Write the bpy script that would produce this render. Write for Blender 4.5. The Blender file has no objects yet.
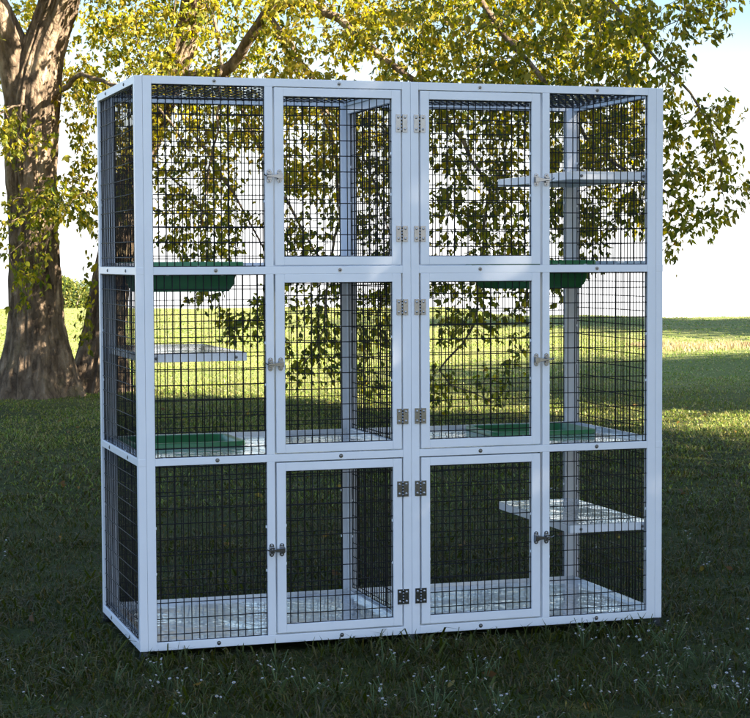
import bpy, bmesh, math, random
import numpy as np
from mathutils import Vector, Matrix, noise, kdtree

S = bpy.context.scene
COL = S.collection
IN = 0.0254
rng = np.random.default_rng(7)
random.seed(7)

# ------------------------------------------------------------------ camera
FOOT = 0.032                       # the cage stands this high above the soil on its feet
FPX, YAW, PITCH, ROLL = 1894.6, 0.30426, -0.05243, -0.00438
CAM = Vector((-42.33*IN, -233.69*IN, 49.10*IN + FOOT))
_fw = Vector((math.sin(YAW)*math.cos(PITCH), math.cos(YAW)*math.cos(PITCH), math.sin(PITCH)))
_r = Vector((math.cos(YAW), -math.sin(YAW), 0))
_u = _r.cross(_fw)
_r, _u = math.cos(ROLL)*_r + math.sin(ROLL)*_u, -math.sin(ROLL)*_r + math.cos(ROLL)*_u
cam = bpy.data.cameras.new('camera')
cam.sensor_width = 36.0
cam.lens = 36.0*FPX/750.0
cam.clip_start = 0.1
cam.clip_end = 3000
camo = bpy.data.objects.new('camera', cam)
COL.objects.link(camo)
camo.matrix_world = Matrix(((_r.x, _u.x, -_fw.x, CAM.x), (_r.y, _u.y, -_fw.y, CAM.y), (_r.z, _u.z, -_fw.z, CAM.z), (0, 0, 0, 1)))
S.camera = camo

CY, SY = math.cos(YAW), math.sin(YAW)
def G(u, v, z=0.0):
    """metres to the right of and in front of the viewpoint, on the ground plan"""
    return Vector((CAM.x + u*CY + v*SY, CAM.y - u*SY + v*CY, z))
def at(x, y, v):
    """point v metres ahead seen at photo pixel x, y (used to read positions off the photo)"""
    d = _fw + _r*((x-375)/FPX) - _u*((y-359)/FPX)
    h = d.x*SY + d.y*CY
    return CAM + d*(v/h)

# ------------------------------------------------------------------ sun, sky, exposure
SUN_EL, SUN_A = math.radians(30), math.radians(27)     # sun stands to the right and a little behind the viewer
sd = Vector((math.cos(SUN_A)*CY - math.sin(SUN_A)*SY*1.0, 0, 0))
_su, _sv = math.cos(SUN_A), -math.sin(SUN_A)
SUN = Vector((_su*CY + _sv*SY, -_su*SY + _sv*CY, 0))*math.cos(SUN_EL)
SUN.z = math.sin(SUN_EL)
W = bpy.data.worlds.new('World')
S.world = W
W.use_nodes = True
nt = W.node_tree
sky = nt.nodes.new('ShaderNodeTexSky')
sky.sky_type = 'NISHITA'
sky.sun_disc = False
sky.sun_elevation = SUN_EL
sky.sun_rotation = math.atan2(SUN.x, SUN.y)
sky.dust_density = 0.5
sky.ozone_density = 1.4
sky.air_density = 1.0
tc = nt.nodes.new('ShaderNodeTexCoord')
sp = nt.nodes.new('ShaderNodeSeparateXYZ')
mx = nt.nodes.new('ShaderNodeMath'); mx.operation = 'MAXIMUM'; mx.inputs[1].default_value = 0.05
cb = nt.nodes.new('ShaderNodeCombineXYZ')
nt.links.new(tc.outputs['Generated'], sp.inputs[0])
nt.links.new(sp.outputs[0], cb.inputs[0]); nt.links.new(sp.outputs[1], cb.inputs[1])
nt.links.new(sp.outputs[2], mx.inputs[0]); nt.links.new(mx.outputs[0], cb.inputs[2])
nt.links.new(cb.outputs[0], sky.inputs['Vector'])
bg = nt.nodes['Background']
bg.inputs['Strength'].default_value = 0.09
zr = nt.nodes.new('ShaderNodeValToRGB')                  # brightness of the clear sky by height
for e_, (p_, c_) in zip([zr.color_ramp.elements[0], zr.color_ramp.elements[1], zr.color_ramp.elements.new(.5)], [(.05, (.31, .31, .32)), (.65, (1.45, 1.62, 2.0)), (.19, (.31, .325, .34))]):
    e_.position = p_; e_.color = (*c_, 1)
hz = nt.nodes.new('ShaderNodeValToRGB')                  # white ground haze over the far fields
hz.color_ramp.elements[0].position = .015; hz.color_ramp.elements[0].color = (1, 1, 1, 1)
hz.color_ramp.elements[1].position = .125; hz.color_ramp.elements[1].color = (0, 0, 0, 1)
e_ = hz.color_ramp.elements.new(.075); e_.color = (.45, .45, .45, 1)
ml = nt.nodes.new('ShaderNodeMixRGB'); ml.blend_type = 'MULTIPLY'; ml.inputs[0].default_value = 1
mh = nt.nodes.new('ShaderNodeMixRGB'); mh.inputs[2].default_value = (2.7, 2.7, 2.7, 1)
nt.links.new(sp.outputs[2], zr.inputs[0]); nt.links.new(sp.outputs[2], hz.inputs[0])
nt.links.new(sky.outputs[0], ml.inputs[1]); nt.links.new(zr.outputs[0], ml.inputs[2])
nt.links.new(hz.outputs[0], mh.inputs[0]); nt.links.new(ml.outputs[0], mh.inputs[1])
nt.links.new(mh.outputs[0], bg.inputs[0])
sl = bpy.data.lights.new('sun', 'SUN')
sl.energy = 5.0
sl.angle = math.radians(0.5)
sl.color = (1.0, 0.91, 0.76)
so = bpy.data.objects.new('sun', sl)
so.rotation_euler = SUN.to_track_quat('Z', 'Y').to_euler()
COL.objects.link(so)
S.view_settings.view_transform = 'Standard'
S.view_settings.look = 'None'
S.view_settings.exposure = 3.0
S.view_settings.gamma = 1.0
S.cycles.max_bounces = 8
S.cycles.transparent_max_bounces = 8

# ------------------------------------------------------------------ helpers
def tag(o, label=None, cat=None, group=None, kind=None):
    if label: o['label'] = label
    if cat: o['category'] = cat
    if group: o['group'] = group
    if kind: o['kind'] = kind
    return o
def link(name, me, mats, parent=None, smooth=False):
    o = bpy.data.objects.new(name, me)
    COL.objects.link(o)
    for m in (mats if isinstance(mats, (list, tuple)) else [mats]):
        me.materials.append(m)
    if parent: o.parent = parent
    if smooth: me.polygons.foreach_set('use_smooth', [True]*len(me.polygons))
    return o
def empty(name, loc):
    o = bpy.data.objects.new(name, None)
    o.location = loc
    o.empty_display_size = 0.1
    COL.objects.link(o)
    return o

class MB:
    """collects boxes, bars and tubes into one mesh"""
    def __init__(s): s.v = []; s.f = []; s.m = []; s.sm = []
    def add(s, vs, fs, mi=0, smooth=False):
        n = len(s.v); s.v += [tuple(v) for v in vs]
        s.f += [tuple(i+n for i in f) for f in fs]; s.m += [mi]*len(fs); s.sm += [smooth]*len(fs)
    def box(s, x0, x1, y0, y1, z0, z1, mi=0):
        s.add([(x0,y0,z0),(x1,y0,z0),(x1,y1,z0),(x0,y1,z0),(x0,y0,z1),(x1,y0,z1),(x1,y1,z1),(x0,y1,z1)],
              [(0,3,2,1),(4,5,6,7),(0,1,5,4),(1,2,6,5),(2,3,7,6),(3,0,4,7)], mi)
    def tube(s, pts, rad, n=6, mi=0, caps=True, smooth=True):
        pts = [Vector(p) for p in pts]
        rad = rad if isinstance(rad, (list, tuple)) else [rad]*len(pts)
        vs = []; fs = []; ref = None
        for i, p in enumerate(pts):
            t = (pts[min(i+1, len(pts)-1)] - pts[max(i-1, 0)]).normalized()
            if ref is None: ref = t.orthogonal().normalized()
            a = (ref - t*ref.dot(t))
            a = a.normalized() if a.length > 1e-6 else t.orthogonal().normalized()
            ref = a; b = t.cross(a)
            for k in range(n):
                an = 2*math.pi*k/n
                vs.append(p + (a*math.cos(an) + b*math.sin(an))*rad[i])
        for i in range(len(pts)-1):
            for k in range(n):
                k2 = (k+1) % n
                fs.append((i*n+k, i*n+k2, (i+1)*n+k2, (i+1)*n+k))
        if caps:
            fs.append(tuple(range(n))[::-1]); fs.append(tuple(range((len(pts)-1)*n, len(pts)*n)))
        s.add(vs, fs, mi, smooth)
    def disc(s, c, axis, r, h, n=10, mi=0, dome=0.0):
        c = Vector(c); ax = Vector(axis).normalized()
        if dome: s.tube([c, c+ax*h, c+ax*(h+dome*.6), c+ax*(h+dome)], [r, r, r*.72, r*.25], n, mi)
        else: s.tube([c, c+ax*h], r, n, mi, smooth=False)
    def build(s, name, mats, parent=None):
        me = bpy.data.meshes.new(name)
        me.from_pydata(s.v, [], s.f)
        me.polygons.foreach_set('material_index', s.m)
        me.polygons.foreach_set('use_smooth', s.sm)
        return link(name, me, mats, parent)
def bevel(o, w, seg=2):
    b = o.modifiers.new('bevel', 'BEVEL'); b.width = w; b.segments = seg; b.limit_method = 'ANGLE'
    b.angle_limit = math.radians(40)
    b.harden_normals = False
    return o
def np_mesh(name, verts, faces_n, loops, colors=None, smooth=False):
    """mesh from numpy arrays; faces_n = verts per face, loops = flat vertex indices"""
    me = bpy.data.meshes.new(name)
    me.vertices.add(len(verts)); me.vertices.foreach_set('co', np.ascontiguousarray(verts, np.float32).ravel())
    me.loops.add(len(loops)); me.loops.foreach_set('vertex_index', loops.astype(np.int32))
    me.polygons.add(len(faces_n))
    st = np.concatenate([[0], np.cumsum(faces_n)[:-1]]).astype(np.int32)
    me.polygons.foreach_set('loop_start', st)
    if smooth: me.polygons.foreach_set('use_smooth', np.ones(len(faces_n), bool))
    me.update(calc_edges=True)
    if colors is not None:
        a = me.color_attributes.new('tint', 'FLOAT_COLOR', 'POINT')
        a.data.foreach_set('color', np.ascontiguousarray(colors, np.float32).ravel())
    return me

# ------------------------------------------------------------------ materials
def mat(name):
    m = bpy.data.materials.new(name); m.use_nodes = True
    n = m.node_tree; b = n.nodes['Principled BSDF']
    return m, n, b
def nz(n, scale, detail=4, rough=.55, vec=None, dim=None):
    t = n.nodes.new('ShaderNodeTexNoise'); t.inputs['Scale'].default_value = scale
    t.inputs['Detail'].default_value = detail; t.inputs['Roughness'].default_value = rough
    if vec is not None: n.links.new(vec, t.inputs['Vector'])
    return t
def ramp(n, src, stops):
    r = n.nodes.new('ShaderNodeValToRGB'); e = r.color_ramp.elements
    while len(e) < len(stops): e.new(.5)
    for el, (p, c) in zip(e, stops): el.position = p; el.color = (*c, 1)
    n.links.new(src, r.inputs[0]); return r
def objco(n, scale=None):
    t = n.nodes.new('ShaderNodeTexCoord')
    if scale is None: return t.outputs['Object']
    m = n.nodes.new('ShaderNodeMapping'); m.inputs['Scale'].default_value = scale
    n.links.new(t.outputs['Object'], m.inputs[0]); return m.outputs[0]
def bump(n, b, h, strength, dist):
    x = n.nodes.new('ShaderNodeBump'); x.inputs['Strength'].default_value = strength; x.inputs['Distance'].default_value = dist
    n.links.new(h, x.inputs['Height']); n.links.new(x.outputs[0], b.inputs['Normal']); return x
def plain(name, col, rough=.5, metal=0., var=.06, sc=14, bmp=0., spec=.5):
    m, n, b = mat(name)
    co = objco(n); t = nz(n, sc, 6, .6, co)
    lo = tuple(c*(1-var) for c in col); hi = tuple(min(1, c*(1+var)) for c in col)
    r = ramp(n, t.outputs[0], [(.3, lo), (.7, hi)])
    n.links.new(r.outputs[0], b.inputs['Base Color'])
    b.inputs['Roughness'].default_value = rough; b.inputs['Metallic'].default_value = metal
    b.inputs['Specular IOR Level'].default_value = spec
    if bmp: bump(n, b, t.outputs[0], bmp, .002)
    return m
M_white = plain('white_vinyl_tube', (.80, .81, .84), .35, var=.035, sc=6, bmp=.05)
M_clip = plain('clip_steel', (.5, .5, .52), .3, .8)
M_wire = plain('black_coated_wire', (.010, .009, .009), .55, var=.3, spec=.25)
M_steel = plain('zinc_steel', (.23, .235, .25), .2, 1.0, var=.12, sc=60)
M_dark = plain('dark_gap', (.03, .03, .03), .7)
M_bolt = plain('bolt_steel', (.20, .19, .18), .35, .8, var=.2)
M_green = plain('green_plastic', (.036, .18, .06), .35, var=.08)
M_foot = plain('black_rubber', (.02, .02, .02), .8)

def sheet_mat():
    m, n, b = mat('glossy_white_sheet')
    co = objco(n)
    t = nz(n, 3.5, 4, .55, co); t2 = nz(n, 26, 3, .6, co)
    r = ramp(n, t.outputs[0], [(.3, (.66, .67, .69)), (.7, (.69, .69, .71))])
    n.links.new(r.outputs[0], b.inputs['Base Color'])
    b.inputs['Roughness'].default_value = .06
    b.inputs['Specular IOR Level'].default_value = .8
    b.inputs['Coat Weight'].default_value = .6; b.inputs['Coat Roughness'].default_value = .05
    ad = n.nodes.new('ShaderNodeMath'); ad.operation = 'MULTIPLY_ADD'; ad.inputs[1].default_value = .07
    n.links.new(t2.outputs[0], ad.inputs[0]); n.links.new(t.outputs[0], ad.inputs[2])
    x = bump(n, b, ad.outputs[0], .7, .018)
    n.links.new(x.outputs[0], b.inputs['Coat Normal'])
    return m
M_sheet = sheet_mat()

def leaf_mat(name, tr=.42):
    m, n, b = mat(name)
    a = n.nodes.new('ShaderNodeAttribute'); a.attribute_name = 'tint'
    n.links.new(a.outputs['Color'], b.inputs['Base Color'])
    b.inputs['Roughness'].default_value = .5; b.inputs['Specular IOR Level'].default_value = .3
    t = n.nodes.new('ShaderNodeBsdfTranslucent')
    g = n.nodes.new('ShaderNodeHueSaturation'); g.inputs['Saturation'].default_value = 1.1; g.inputs['Value'].default_value = 1.25
    n.links.new(a.outputs['Color'], g.inputs['Color']); n.links.new(g.outputs[0], t.inputs[0])
    mxs = n.nodes.new('ShaderNodeMixShader'); mxs.inputs[0].default_value = tr
    n.links.new(b.outputs[0], mxs.inputs[1]); n.links.new(t.outputs[0], mxs.inputs[2])
    n.links.new(mxs.outputs[0], n.nodes['Material Output'].inputs[0])
    return m
M_leaf = leaf_mat('leaf', .58)
M_grass = leaf_mat('grass_blade', .38)

def bark_mat():
    m, n, b = mat('bark')
    co = objco(n, (1, 1, .28))
    t = nz(n, 13, 9, .7, co)
    w = nz(n, 4, 5, .6, objco(n))
    wp = n.nodes.new('ShaderNodeMixRGB'); wp.inputs[0].default_value = .12
    n.links.new(co, wp.inputs[1]); n.links.new(w.outputs['Color'], wp.inputs[2])
    rg = nz(n, 9, 3, .5, wp.outputs[0])
    sb = n.nodes.new('ShaderNodeMath'); sb.operation = 'SUBTRACT'; sb.inputs[1].default_value = .5; n.links.new(rg.outputs[0], sb.inputs[0])
    ab = n.nodes.new('ShaderNodeMath'); ab.operation = 'ABSOLUTE'; n.links.new(sb.outputs[0], ab.inputs[0])
    cr = n.nodes.new('ShaderNodeMapRange'); cr.inputs[2].default_value = .2; cr.inputs[4].default_value = .38; n.links.new(ab.outputs[0], cr.inputs[0])
    h = n.nodes.new('ShaderNodeMath'); h.operation = 'MULTIPLY_ADD'; h.inputs[1].default_value = .75
    n.links.new(t.outputs[0], h.inputs[0]); n.links.new(cr.outputs[0], h.inputs[2])
    r = ramp(n, h.outputs[0], [(.3, (.07, .048, .033)), (.62, (.26, .185, .122)), (.92, (.50, .39, .28))])
    li = ramp(n, w.outputs[0], [(.55, (0, 0, 0)), (.75, (.45, .45, .45))])
    mxl = n.nodes.new('ShaderNodeMixRGB'); mxl.inputs[2].default_value = (.20, .17, .07, 1)
    n.links.new(li.outputs[0], mxl.inputs[0]); n.links.new(r.outputs[0], mxl.inputs[1])
    n.links.new(mxl.outputs[0], b.inputs['Base Color'])
    b.inputs['Roughness'].default_value = .9; b.inputs['Specular IOR Level'].default_value = .15
    bump(n, b, h.outputs[0], 1.0, .06)
    return m
M_bark = bark_mat()

# ------------------------------------------------------------------ terrain
def sm(a, b, x):
    t = np.clip((x-a)/(b-a), 0, 1); return t*t*(3-2*t)
def terrain(u, v):
    u = np.asarray(u, float); v = np.asarray(v, float)
    z = .03*np.sin(u*.9+v*.37)*np.cos(v*.6-u*.21) + .015*np.sin(u*2.3-v*1.7)
    z = z*sm(7, 14, np.hypot(u, v)) 
    z = z - .25*sm(26, 55, v)                      # the lawn sinks gently towards its crest
    z = z - .07*np.maximum(v-58, 0)*sm(58, 75, v)  # and falls away behind it
    right = sm(1.0, 4.5, u - .02*v)
    z = z + right*(.09*np.exp(-((v-26)/3.0)**2) - .12*np.exp(-((v-33)/4.0)**2))
    far = sm(2.0, 9, u - .03*v)
    z = z - .55*sm(50, 61, v)*sm(2.0, 6.0, u)
    z = z + far*(.07*np.exp(-((v-46)/8.0)**2)*(np.sin(u*.55+.6)-.9))
    return z
vs_ = np.concatenate([np.linspace(-40, 2, 15)[:-1], np.linspace(2, 22, 70)[:-1], np.linspace(22, 75, 90)[:-1], np.geomspace(75, 1500, 22)])
us_ = np.concatenate([-np.geomspace(16, 1200, 18)[::-1][:-1], np.linspace(-16, 16, 85)[:-1], np.geomspace(16, 1200, 18)])
UU, VV = np.meshgrid(us_, vs_)
ZZ = terrain(UU, VV)
gx = CAM.x + UU*CY + VV*SY; gy = CAM.y - UU*SY + VV*CY
nv, nu = UU.shape
ii = (np.arange(nv-1)[:, None]*nu + np.arange(nu-1)[None, :]).ravel()
loops = np.stack([ii, ii+1, ii+nu+1, ii+nu], 1).ravel()
gme = np_mesh('ground', np.stack([gx.ravel(), gy.ravel(), ZZ.ravel()], 1), np.full(len(ii), 4), loops, smooth=True)
def ground_mat():
    m, n, b = mat('lawn_soil')
    g = n.nodes.new('ShaderNodeNewGeometry'); co = g.outputs['Position']
    d = n.nodes.new('ShaderNodeVectorMath'); d.operation = 'DOT_PRODUCT'; d.inputs[1].default_value = (SY, CY, 0)   # shade in front and sunlight on the field beyond painted into the colour
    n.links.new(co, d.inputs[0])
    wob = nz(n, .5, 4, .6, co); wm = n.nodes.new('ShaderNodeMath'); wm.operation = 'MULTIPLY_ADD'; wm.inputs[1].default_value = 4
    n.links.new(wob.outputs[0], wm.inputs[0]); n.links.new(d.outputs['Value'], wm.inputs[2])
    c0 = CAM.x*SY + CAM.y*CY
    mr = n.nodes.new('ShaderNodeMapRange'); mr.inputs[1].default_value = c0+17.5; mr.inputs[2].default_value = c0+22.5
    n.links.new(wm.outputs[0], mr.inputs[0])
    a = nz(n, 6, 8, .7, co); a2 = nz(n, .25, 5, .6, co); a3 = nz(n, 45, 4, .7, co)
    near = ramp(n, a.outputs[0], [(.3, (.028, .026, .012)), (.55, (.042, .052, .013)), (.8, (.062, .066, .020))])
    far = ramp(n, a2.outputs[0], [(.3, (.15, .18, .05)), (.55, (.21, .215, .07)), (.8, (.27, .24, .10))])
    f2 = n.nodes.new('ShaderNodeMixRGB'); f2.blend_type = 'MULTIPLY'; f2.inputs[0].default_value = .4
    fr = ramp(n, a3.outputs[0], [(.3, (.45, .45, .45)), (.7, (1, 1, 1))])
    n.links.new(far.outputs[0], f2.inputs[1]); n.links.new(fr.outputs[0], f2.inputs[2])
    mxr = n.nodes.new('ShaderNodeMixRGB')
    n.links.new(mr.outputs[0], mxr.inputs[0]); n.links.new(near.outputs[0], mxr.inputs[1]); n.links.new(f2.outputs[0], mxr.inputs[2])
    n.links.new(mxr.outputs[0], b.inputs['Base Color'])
    b.inputs['Roughness'].default_value = .95; b.inputs['Specular IOR Level'].default_value = .1
    bump(n, b, a3.outputs[0], .8, .04)
    return m
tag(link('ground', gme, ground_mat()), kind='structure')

# ------------------------------------------------------------------ cage
cage = empty('cat_cage', (0, 0, FOOT))
tag(cage, 'large white six door wire cage with black mesh standing on the shaded lawn', 'cage')
D = 29.0
Z = [(0, 1.05), (23.35, 24.3), (47.3, 48.28), (71.0, 72)]      # horizontal rails
TIERS = [(1.05, 23.35), (24.3, 47.3), (48.28, 71.0)]
def fbox(mb, x0, x1, y0, y1, z0, z1, mi=0):
    mb.box(x0*IN, x1*IN, y0*IN, y1*IN, z0*IN, z1*IN, mi)
def tubes(name, boxes, label=None):
    mb = MB()
    for b in boxes: fbox(mb, *b)
    o = bevel(mb.build(name, M_white, cage), .0012, 2)
    if label: o['label'] = label
    return o
# front frame: stiles full height, rails butted between them
FS = [(1.02, 2.15), (16.57, 17.61), (34.87, 35.985), (36.015, 37.1), (54.45, 55.47), (69.77, 70.98)]
fr = []
for x0, x1 in (FS[0], FS[2], FS[3], FS[5]): fr.append((x0, x1, 0, 1, 0, 72))
for z0, z1 in Z:
    fr.append((FS[0][1], FS[2][0], .004, .996, z0, z1)); fr.append((FS[3][1], FS[5][0], .004, .996, z0, z1))
for (x0, x1) in (FS[1], FS[4]):
    for z0, z1 in TIERS: fr.append((x0, x1, .01, .99, z0, z1))
tubes('frame', fr)
# back frame
bk = []
for x0, x1 in ((1.02, 2.15), (34.87, 35.985), (36.015, 37.1), (69.77, 70.98)): bk.append((x0, x1, D-1, D, 0, 72))
for z0, z1 in Z:
    bk.append((2.15, 34.87, D-.996, D-.004, z0, z1)); bk.append((37.1, 69.77, D-.996, D-.004, z0, z1))
tubes('frame', bk)
# side frames (their one inch edge is the outer corner strip of the front)
for x0, x1 in ((0, 1), (71, 72)):
    s_ = [(x0, x1, .003, 1.0, 0, 72), (x0, x1, D-1, D-.003, 0, 72)]
    for z0, z1 in Z: s_.append((x0+.003, x1-.003, 1.0, D-1, z0, z1))
    tubes('frame', s_)
# roof rails lie between front and back top rails, and the frame of the dividing wall
tubes('frame', [(35.3, 36.7, 1.02, D-1.02, 71.02, 71.98)])
dv = [(35.5, 36.5, 1.02, 2.02, 0.02, 71.0), (35.5, 36.5, D-2.02, D-1.02, .02, 71.0)]
for z0, z1 in ((.03, 1.03), (23.37, 24.9), (47.33, 48.9), (69.9, 70.98)): dv.append((35.51, 36.49, 2.02, D-2.02, z0, z1))
tubes('frame', dv)
# corner joint blocks at the rail heights
for z0, z1 in Z[1:3]:
    for x0, x1 in ((-.02, 1.0), (71.0, 72.02)):
        mb = MB(); fbox(mb, x0, x1, -.02, .99, z0+.03, z1-.03)
        bevel(mb.build('joint_block', M_white, cage), .0008, 1)

def wire_mesh(name, parent, o, U, V, w, h, su=1.0, sv=2.0, clips=True, off=(0., 0.), clipn=None):
    """o = corner, U/V = unit axes (inches), wires along V every su, along U every sv"""
    o, U, V = Vector(o), Vector(U), Vector(V)
    N = U.cross(V); mb = MB(); R = .068
    rr = random.Random(hash((round(o.x, 1), round(o.y, 1), round(o.z, 1))) & 0xffff)
    def wob(): return rr.uniform(-.03, .03)
    k = off[0]
    xs = []
    while k < w-.02:
        if k > .02: xs.append(k)
        k += su
    xs = [.06] + xs + [w-.06]
    ys = []; k = off[1]
    while k < h-.02:
        if k > .02: ys.append(k)
        k += sv
    ys = [.06] + ys + [h-.06]
    for x in xs:
        n = 4; bow = rr.uniform(-.03, .03)
        pts = [o + U*(x+bow*math.sin(math.pi*i/n)+wob()*.4) + V*(h*i/n) + N*wob()*.5 for i in range(n+1)]
        mb.tube([p*IN for p in pts], R*IN, 5)
    for y in ys:
        n = 4; bow = rr.uniform(-.05, .03)
        pts = [o + U*(w*i/n) + V*(y+bow*math.sin(math.pi*i/n)+wob()*.4) + N*(.10+wob()*.5) for i in range(n+1)]
        mb.tube([p*IN for p in pts], R*IN, 5)
    if clips:
        for t in (.12, .38, .64, .93):
            for y in (0.03, h-.03):
                c = o + U*(w*t+rr.uniform(-.6, .6)) + V*y
                d = .13
                a = [c + U*sx*.17 + V*sy*.09 + N*sz*d for sz in (-1, 1) for sx, sy in ((-1,-1),(1,-1),(1,1),(-1,1))]
                mb.add([p*IN for p in a], [(0,3,2,1),(4,5,6,7),(0,1,5,4),(1,2,6,5),(2,3,7,6),(3,0,4,7)], 1)
            for x in (.03, w-.03):
                if t in (.12, .93): continue
                c = o + U*x + V*(h*t+rr.uniform(-.5, .5))
                a = [c + U*sx*.09 + V*sy*.16 + N*sz*.16 for sz in (-1, 1) for sx, sy in ((-1,-1),(1,-1),(1,1),(-1,1))]
                mb.add([p*IN for p in a], [(0,3,2,1),(4,5,6,7),(0,1,5,4),(1,2,6,5),(2,3,7,6),(3,0,4,7)], 1)
    return mb.build(name, [M_wire, M_white], parent)
for (z0, z1) in TIERS:
    h = z1-z0
    for x0, x1 in ((2.15, 16.57), (55.47, 69.77)):
        wire_mesh('wire_panel', cage, (x0, .42, z0), (1,0,0), (0,0,1), x1-x0, h, off=(random.uniform(.4,.9), random.uniform(.8,1.6)))
    for x0, x1 in ((2.15, 34.87), (37.1, 69.77)):
        wire_mesh('wire_panel', cage, (x1, D-.42, z0), (-1,0,0), (0,0,1), x1-x0, h, off=(random.uniform(.3,.9), random.uniform(.5,1.6)))
    wire_mesh('wire_panel', cage, (.42, D-1, z0), (0,-1,0), (0,0,1), D-2, h, off=(.4, random.uniform(.5,1.6)))
    wire_mesh('wire_panel', cage, (71.58, 1, z0), (0,1,0), (0,0,1), D-2, h, off=(.4, random.uniform(.5,1.6)))
    wire_mesh('wire_panel', cage, (36.0, 2.02, z0+.6), (0,1,0), (0,0,1), D-4.04, h-1.7, off=(.3, random.uniform(.5,1.6)))
for x0, x1 in ((1, 35.3), (36.7, 71)):
    wire_mesh('wire_panel', cage, (x0, 1, 71.5), (1,0,0), (0,1,0), x1-x0, D-2, off=(.4, 1.2), clips=False)

# doors
def hinge(parent, xc, z0, z1, tone):
    mb = MB(); y = -.02
    for s in (-1, 1):
        mb.box((xc+s*.12-(.66 if s < 0 else 0))*IN, (xc+s*.12+(.66 if s > 0 else 0))*IN, (y-.08)*IN, y*IN, z0*IN, z1*IN)
        for zz in (z0+.38, z1-.38):
            mb.disc(((xc+s*.46)*IN, (y-.08)*IN, zz*IN), (0,-1,0), .17*IN, .03*IN, 10, 1, dome=.09*IN)
    n = 5; hh = (z1-z0)/n
    for k in range(n):
        mb.tube([(xc*IN, (y-.06)*IN, (z0+hh*k+.02)*IN), (xc*IN, (y-.06)*IN, (z0+hh*(k+1)-.02)*IN)], .12*IN, 10)
    return mb.build('hinge', [M_steel, M_clip], parent)
def latch(parent, xk, xd, z, s):
    """keeper on the fixed bar at xk, lever pivoting on the door at xd; s = +1 when the door lies to the right"""
    mb = MB(); I = IN
    def pill(xc, r, hz, y0, y1, zc=0.):
        pts = []
        for k in range(9): a = math.pi*k/8; pts.append((xc+r*math.cos(a), zc+hz+r*math.sin(a)))
        for k in range(9): a = math.pi+math.pi*k/8; pts.append((xc+r*math.cos(a), zc-hz+r*math.sin(a)))
        n = len(pts)
        vs = [(p*I, y0*I, (z+q)*I) for p, q in pts] + [(p*I, y1*I, (z+q)*I) for p, q in pts]
        fs = [tuple(range(n, 2*n))[::-1], tuple(range(n))] + [(k, n+k, n+(k+1) % n, (k+1) % n) for k in range(n)]
        mb.add(vs, [f[::-1] for f in fs])
    for xc in (xk, xd):
        pill(xc, .30, .55, -.10, -.015)
        for zz in (-.62, .62): mb.disc((xc*I, -.10*I, (z+zz)*I), (0,-1,0), .13*I, .02*I, 8, 1, dome=.05*I)
    # keeper: two jaws and a roller
    for zz in (-.28, .28):
        fbox(mb, xk-.27, xk+.27, -.55, -.10, z+zz-.09, z+zz+.09)
    mb.tube([(xk*I, -.42*I, (z-.4)*I), (xk*I, -.42*I, (z+.4)*I)], .12*I, 10)
    # pivot block and tapered lever reaching into the keeper, with a thumb tail past it
    fbox(mb, xd-.26, xd+.26, -.60, -.10, z-.38, z+.38)
    x_a, x_b = xd+s*.30, xk-s*.42
    vs = []
    for x, hz in ((x_a, .33), (xd-s*.3, .30), (xk+s*.35, .15), (x_b, .12)):
        vs += [(x*I, -.46*I, (z-hz)*I), (x*I, -.70*I, (z-hz*.85)*I), (x*I, -.70*I, (z+hz*.85)*I), (x*I, -.46*I, (z+hz)*I)]
    fs = []
    for k in range(3):
        for j in range(4):
            a, b, c, d = k*4+j, k*4+(j+1) % 4, (k+1)*4+(j+1) % 4, (k+1)*4+j
            fs.append((a, b, c, d) if s < 0 else (d, c, b, a))
    fs += [(0, 1, 2, 3), (12, 15, 14, 13)]
    mb.add(vs, fs)
    mb.tube([(x_b*I, -.58*I, z*I), ((x_b-s*.25)*I, -.66*I, (z+.10)*I), ((x_b-s*.42)*I, -.80*I, (z+.26)*I)], .085*I, 8)
    return bevel(mb.build('latch', [M_steel, M_clip], parent), .0007, 1)
HZ = [((4.05, 6.03), (18.2, 20.2)), ((27.7, 29.7), (41.9, 43.95)), ((51.42, 53.45), (65.55, 67.8))]
LZ = [12.05, 35.85, 59.7]
DZ = [(1.25, 23.2), (24.45, 47.292), (48.42, 70.9)]
for ti in (2, 1, 0):
    z0, z1 = DZ[ti]
    for side, (x0, x1) in ((-1, (17.83, 34.68)), (1, (37.35, 54.11))):
        mb = MB(); w = 1.2; y0, y1 = -.012, .988
        dx, dz = (.012, -.02) if ti else (.02, -.05)
        fbox(mb, x0, x0+w, y0, y1, z0, z1); fbox(mb, x1-w, x1, y0, y1, z0, z1)
        fbox(mb, x0+w, x1-w, y0+.005, y1-.005, z0, z0+1.08); fbox(mb, x0+w, x1-w, y0+.005, y1-.005, z1-1.08, z1)
        d = bevel(mb.build('door', M_white, cage), .0012, 2)
        wire_mesh('wire_panel', d, (x0+w, .42, z0+1.08), (1,0,0), (0,0,1), x1-x0-2*w, z1-z0-2.16, off=(random.uniform(.5,.9), random.uniform(.8,1.5)))
        for hz in HZ[ti]:
            hinge(d, 34.775 if side < 0 else 37.225, hz[0], hz[1], 0)
        if side < 0: latch(d, 17.09, 18.43, LZ[ti], 1)
        else: latch(d, 54.96, 53.5, LZ[ti]-.15, -1)
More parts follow.
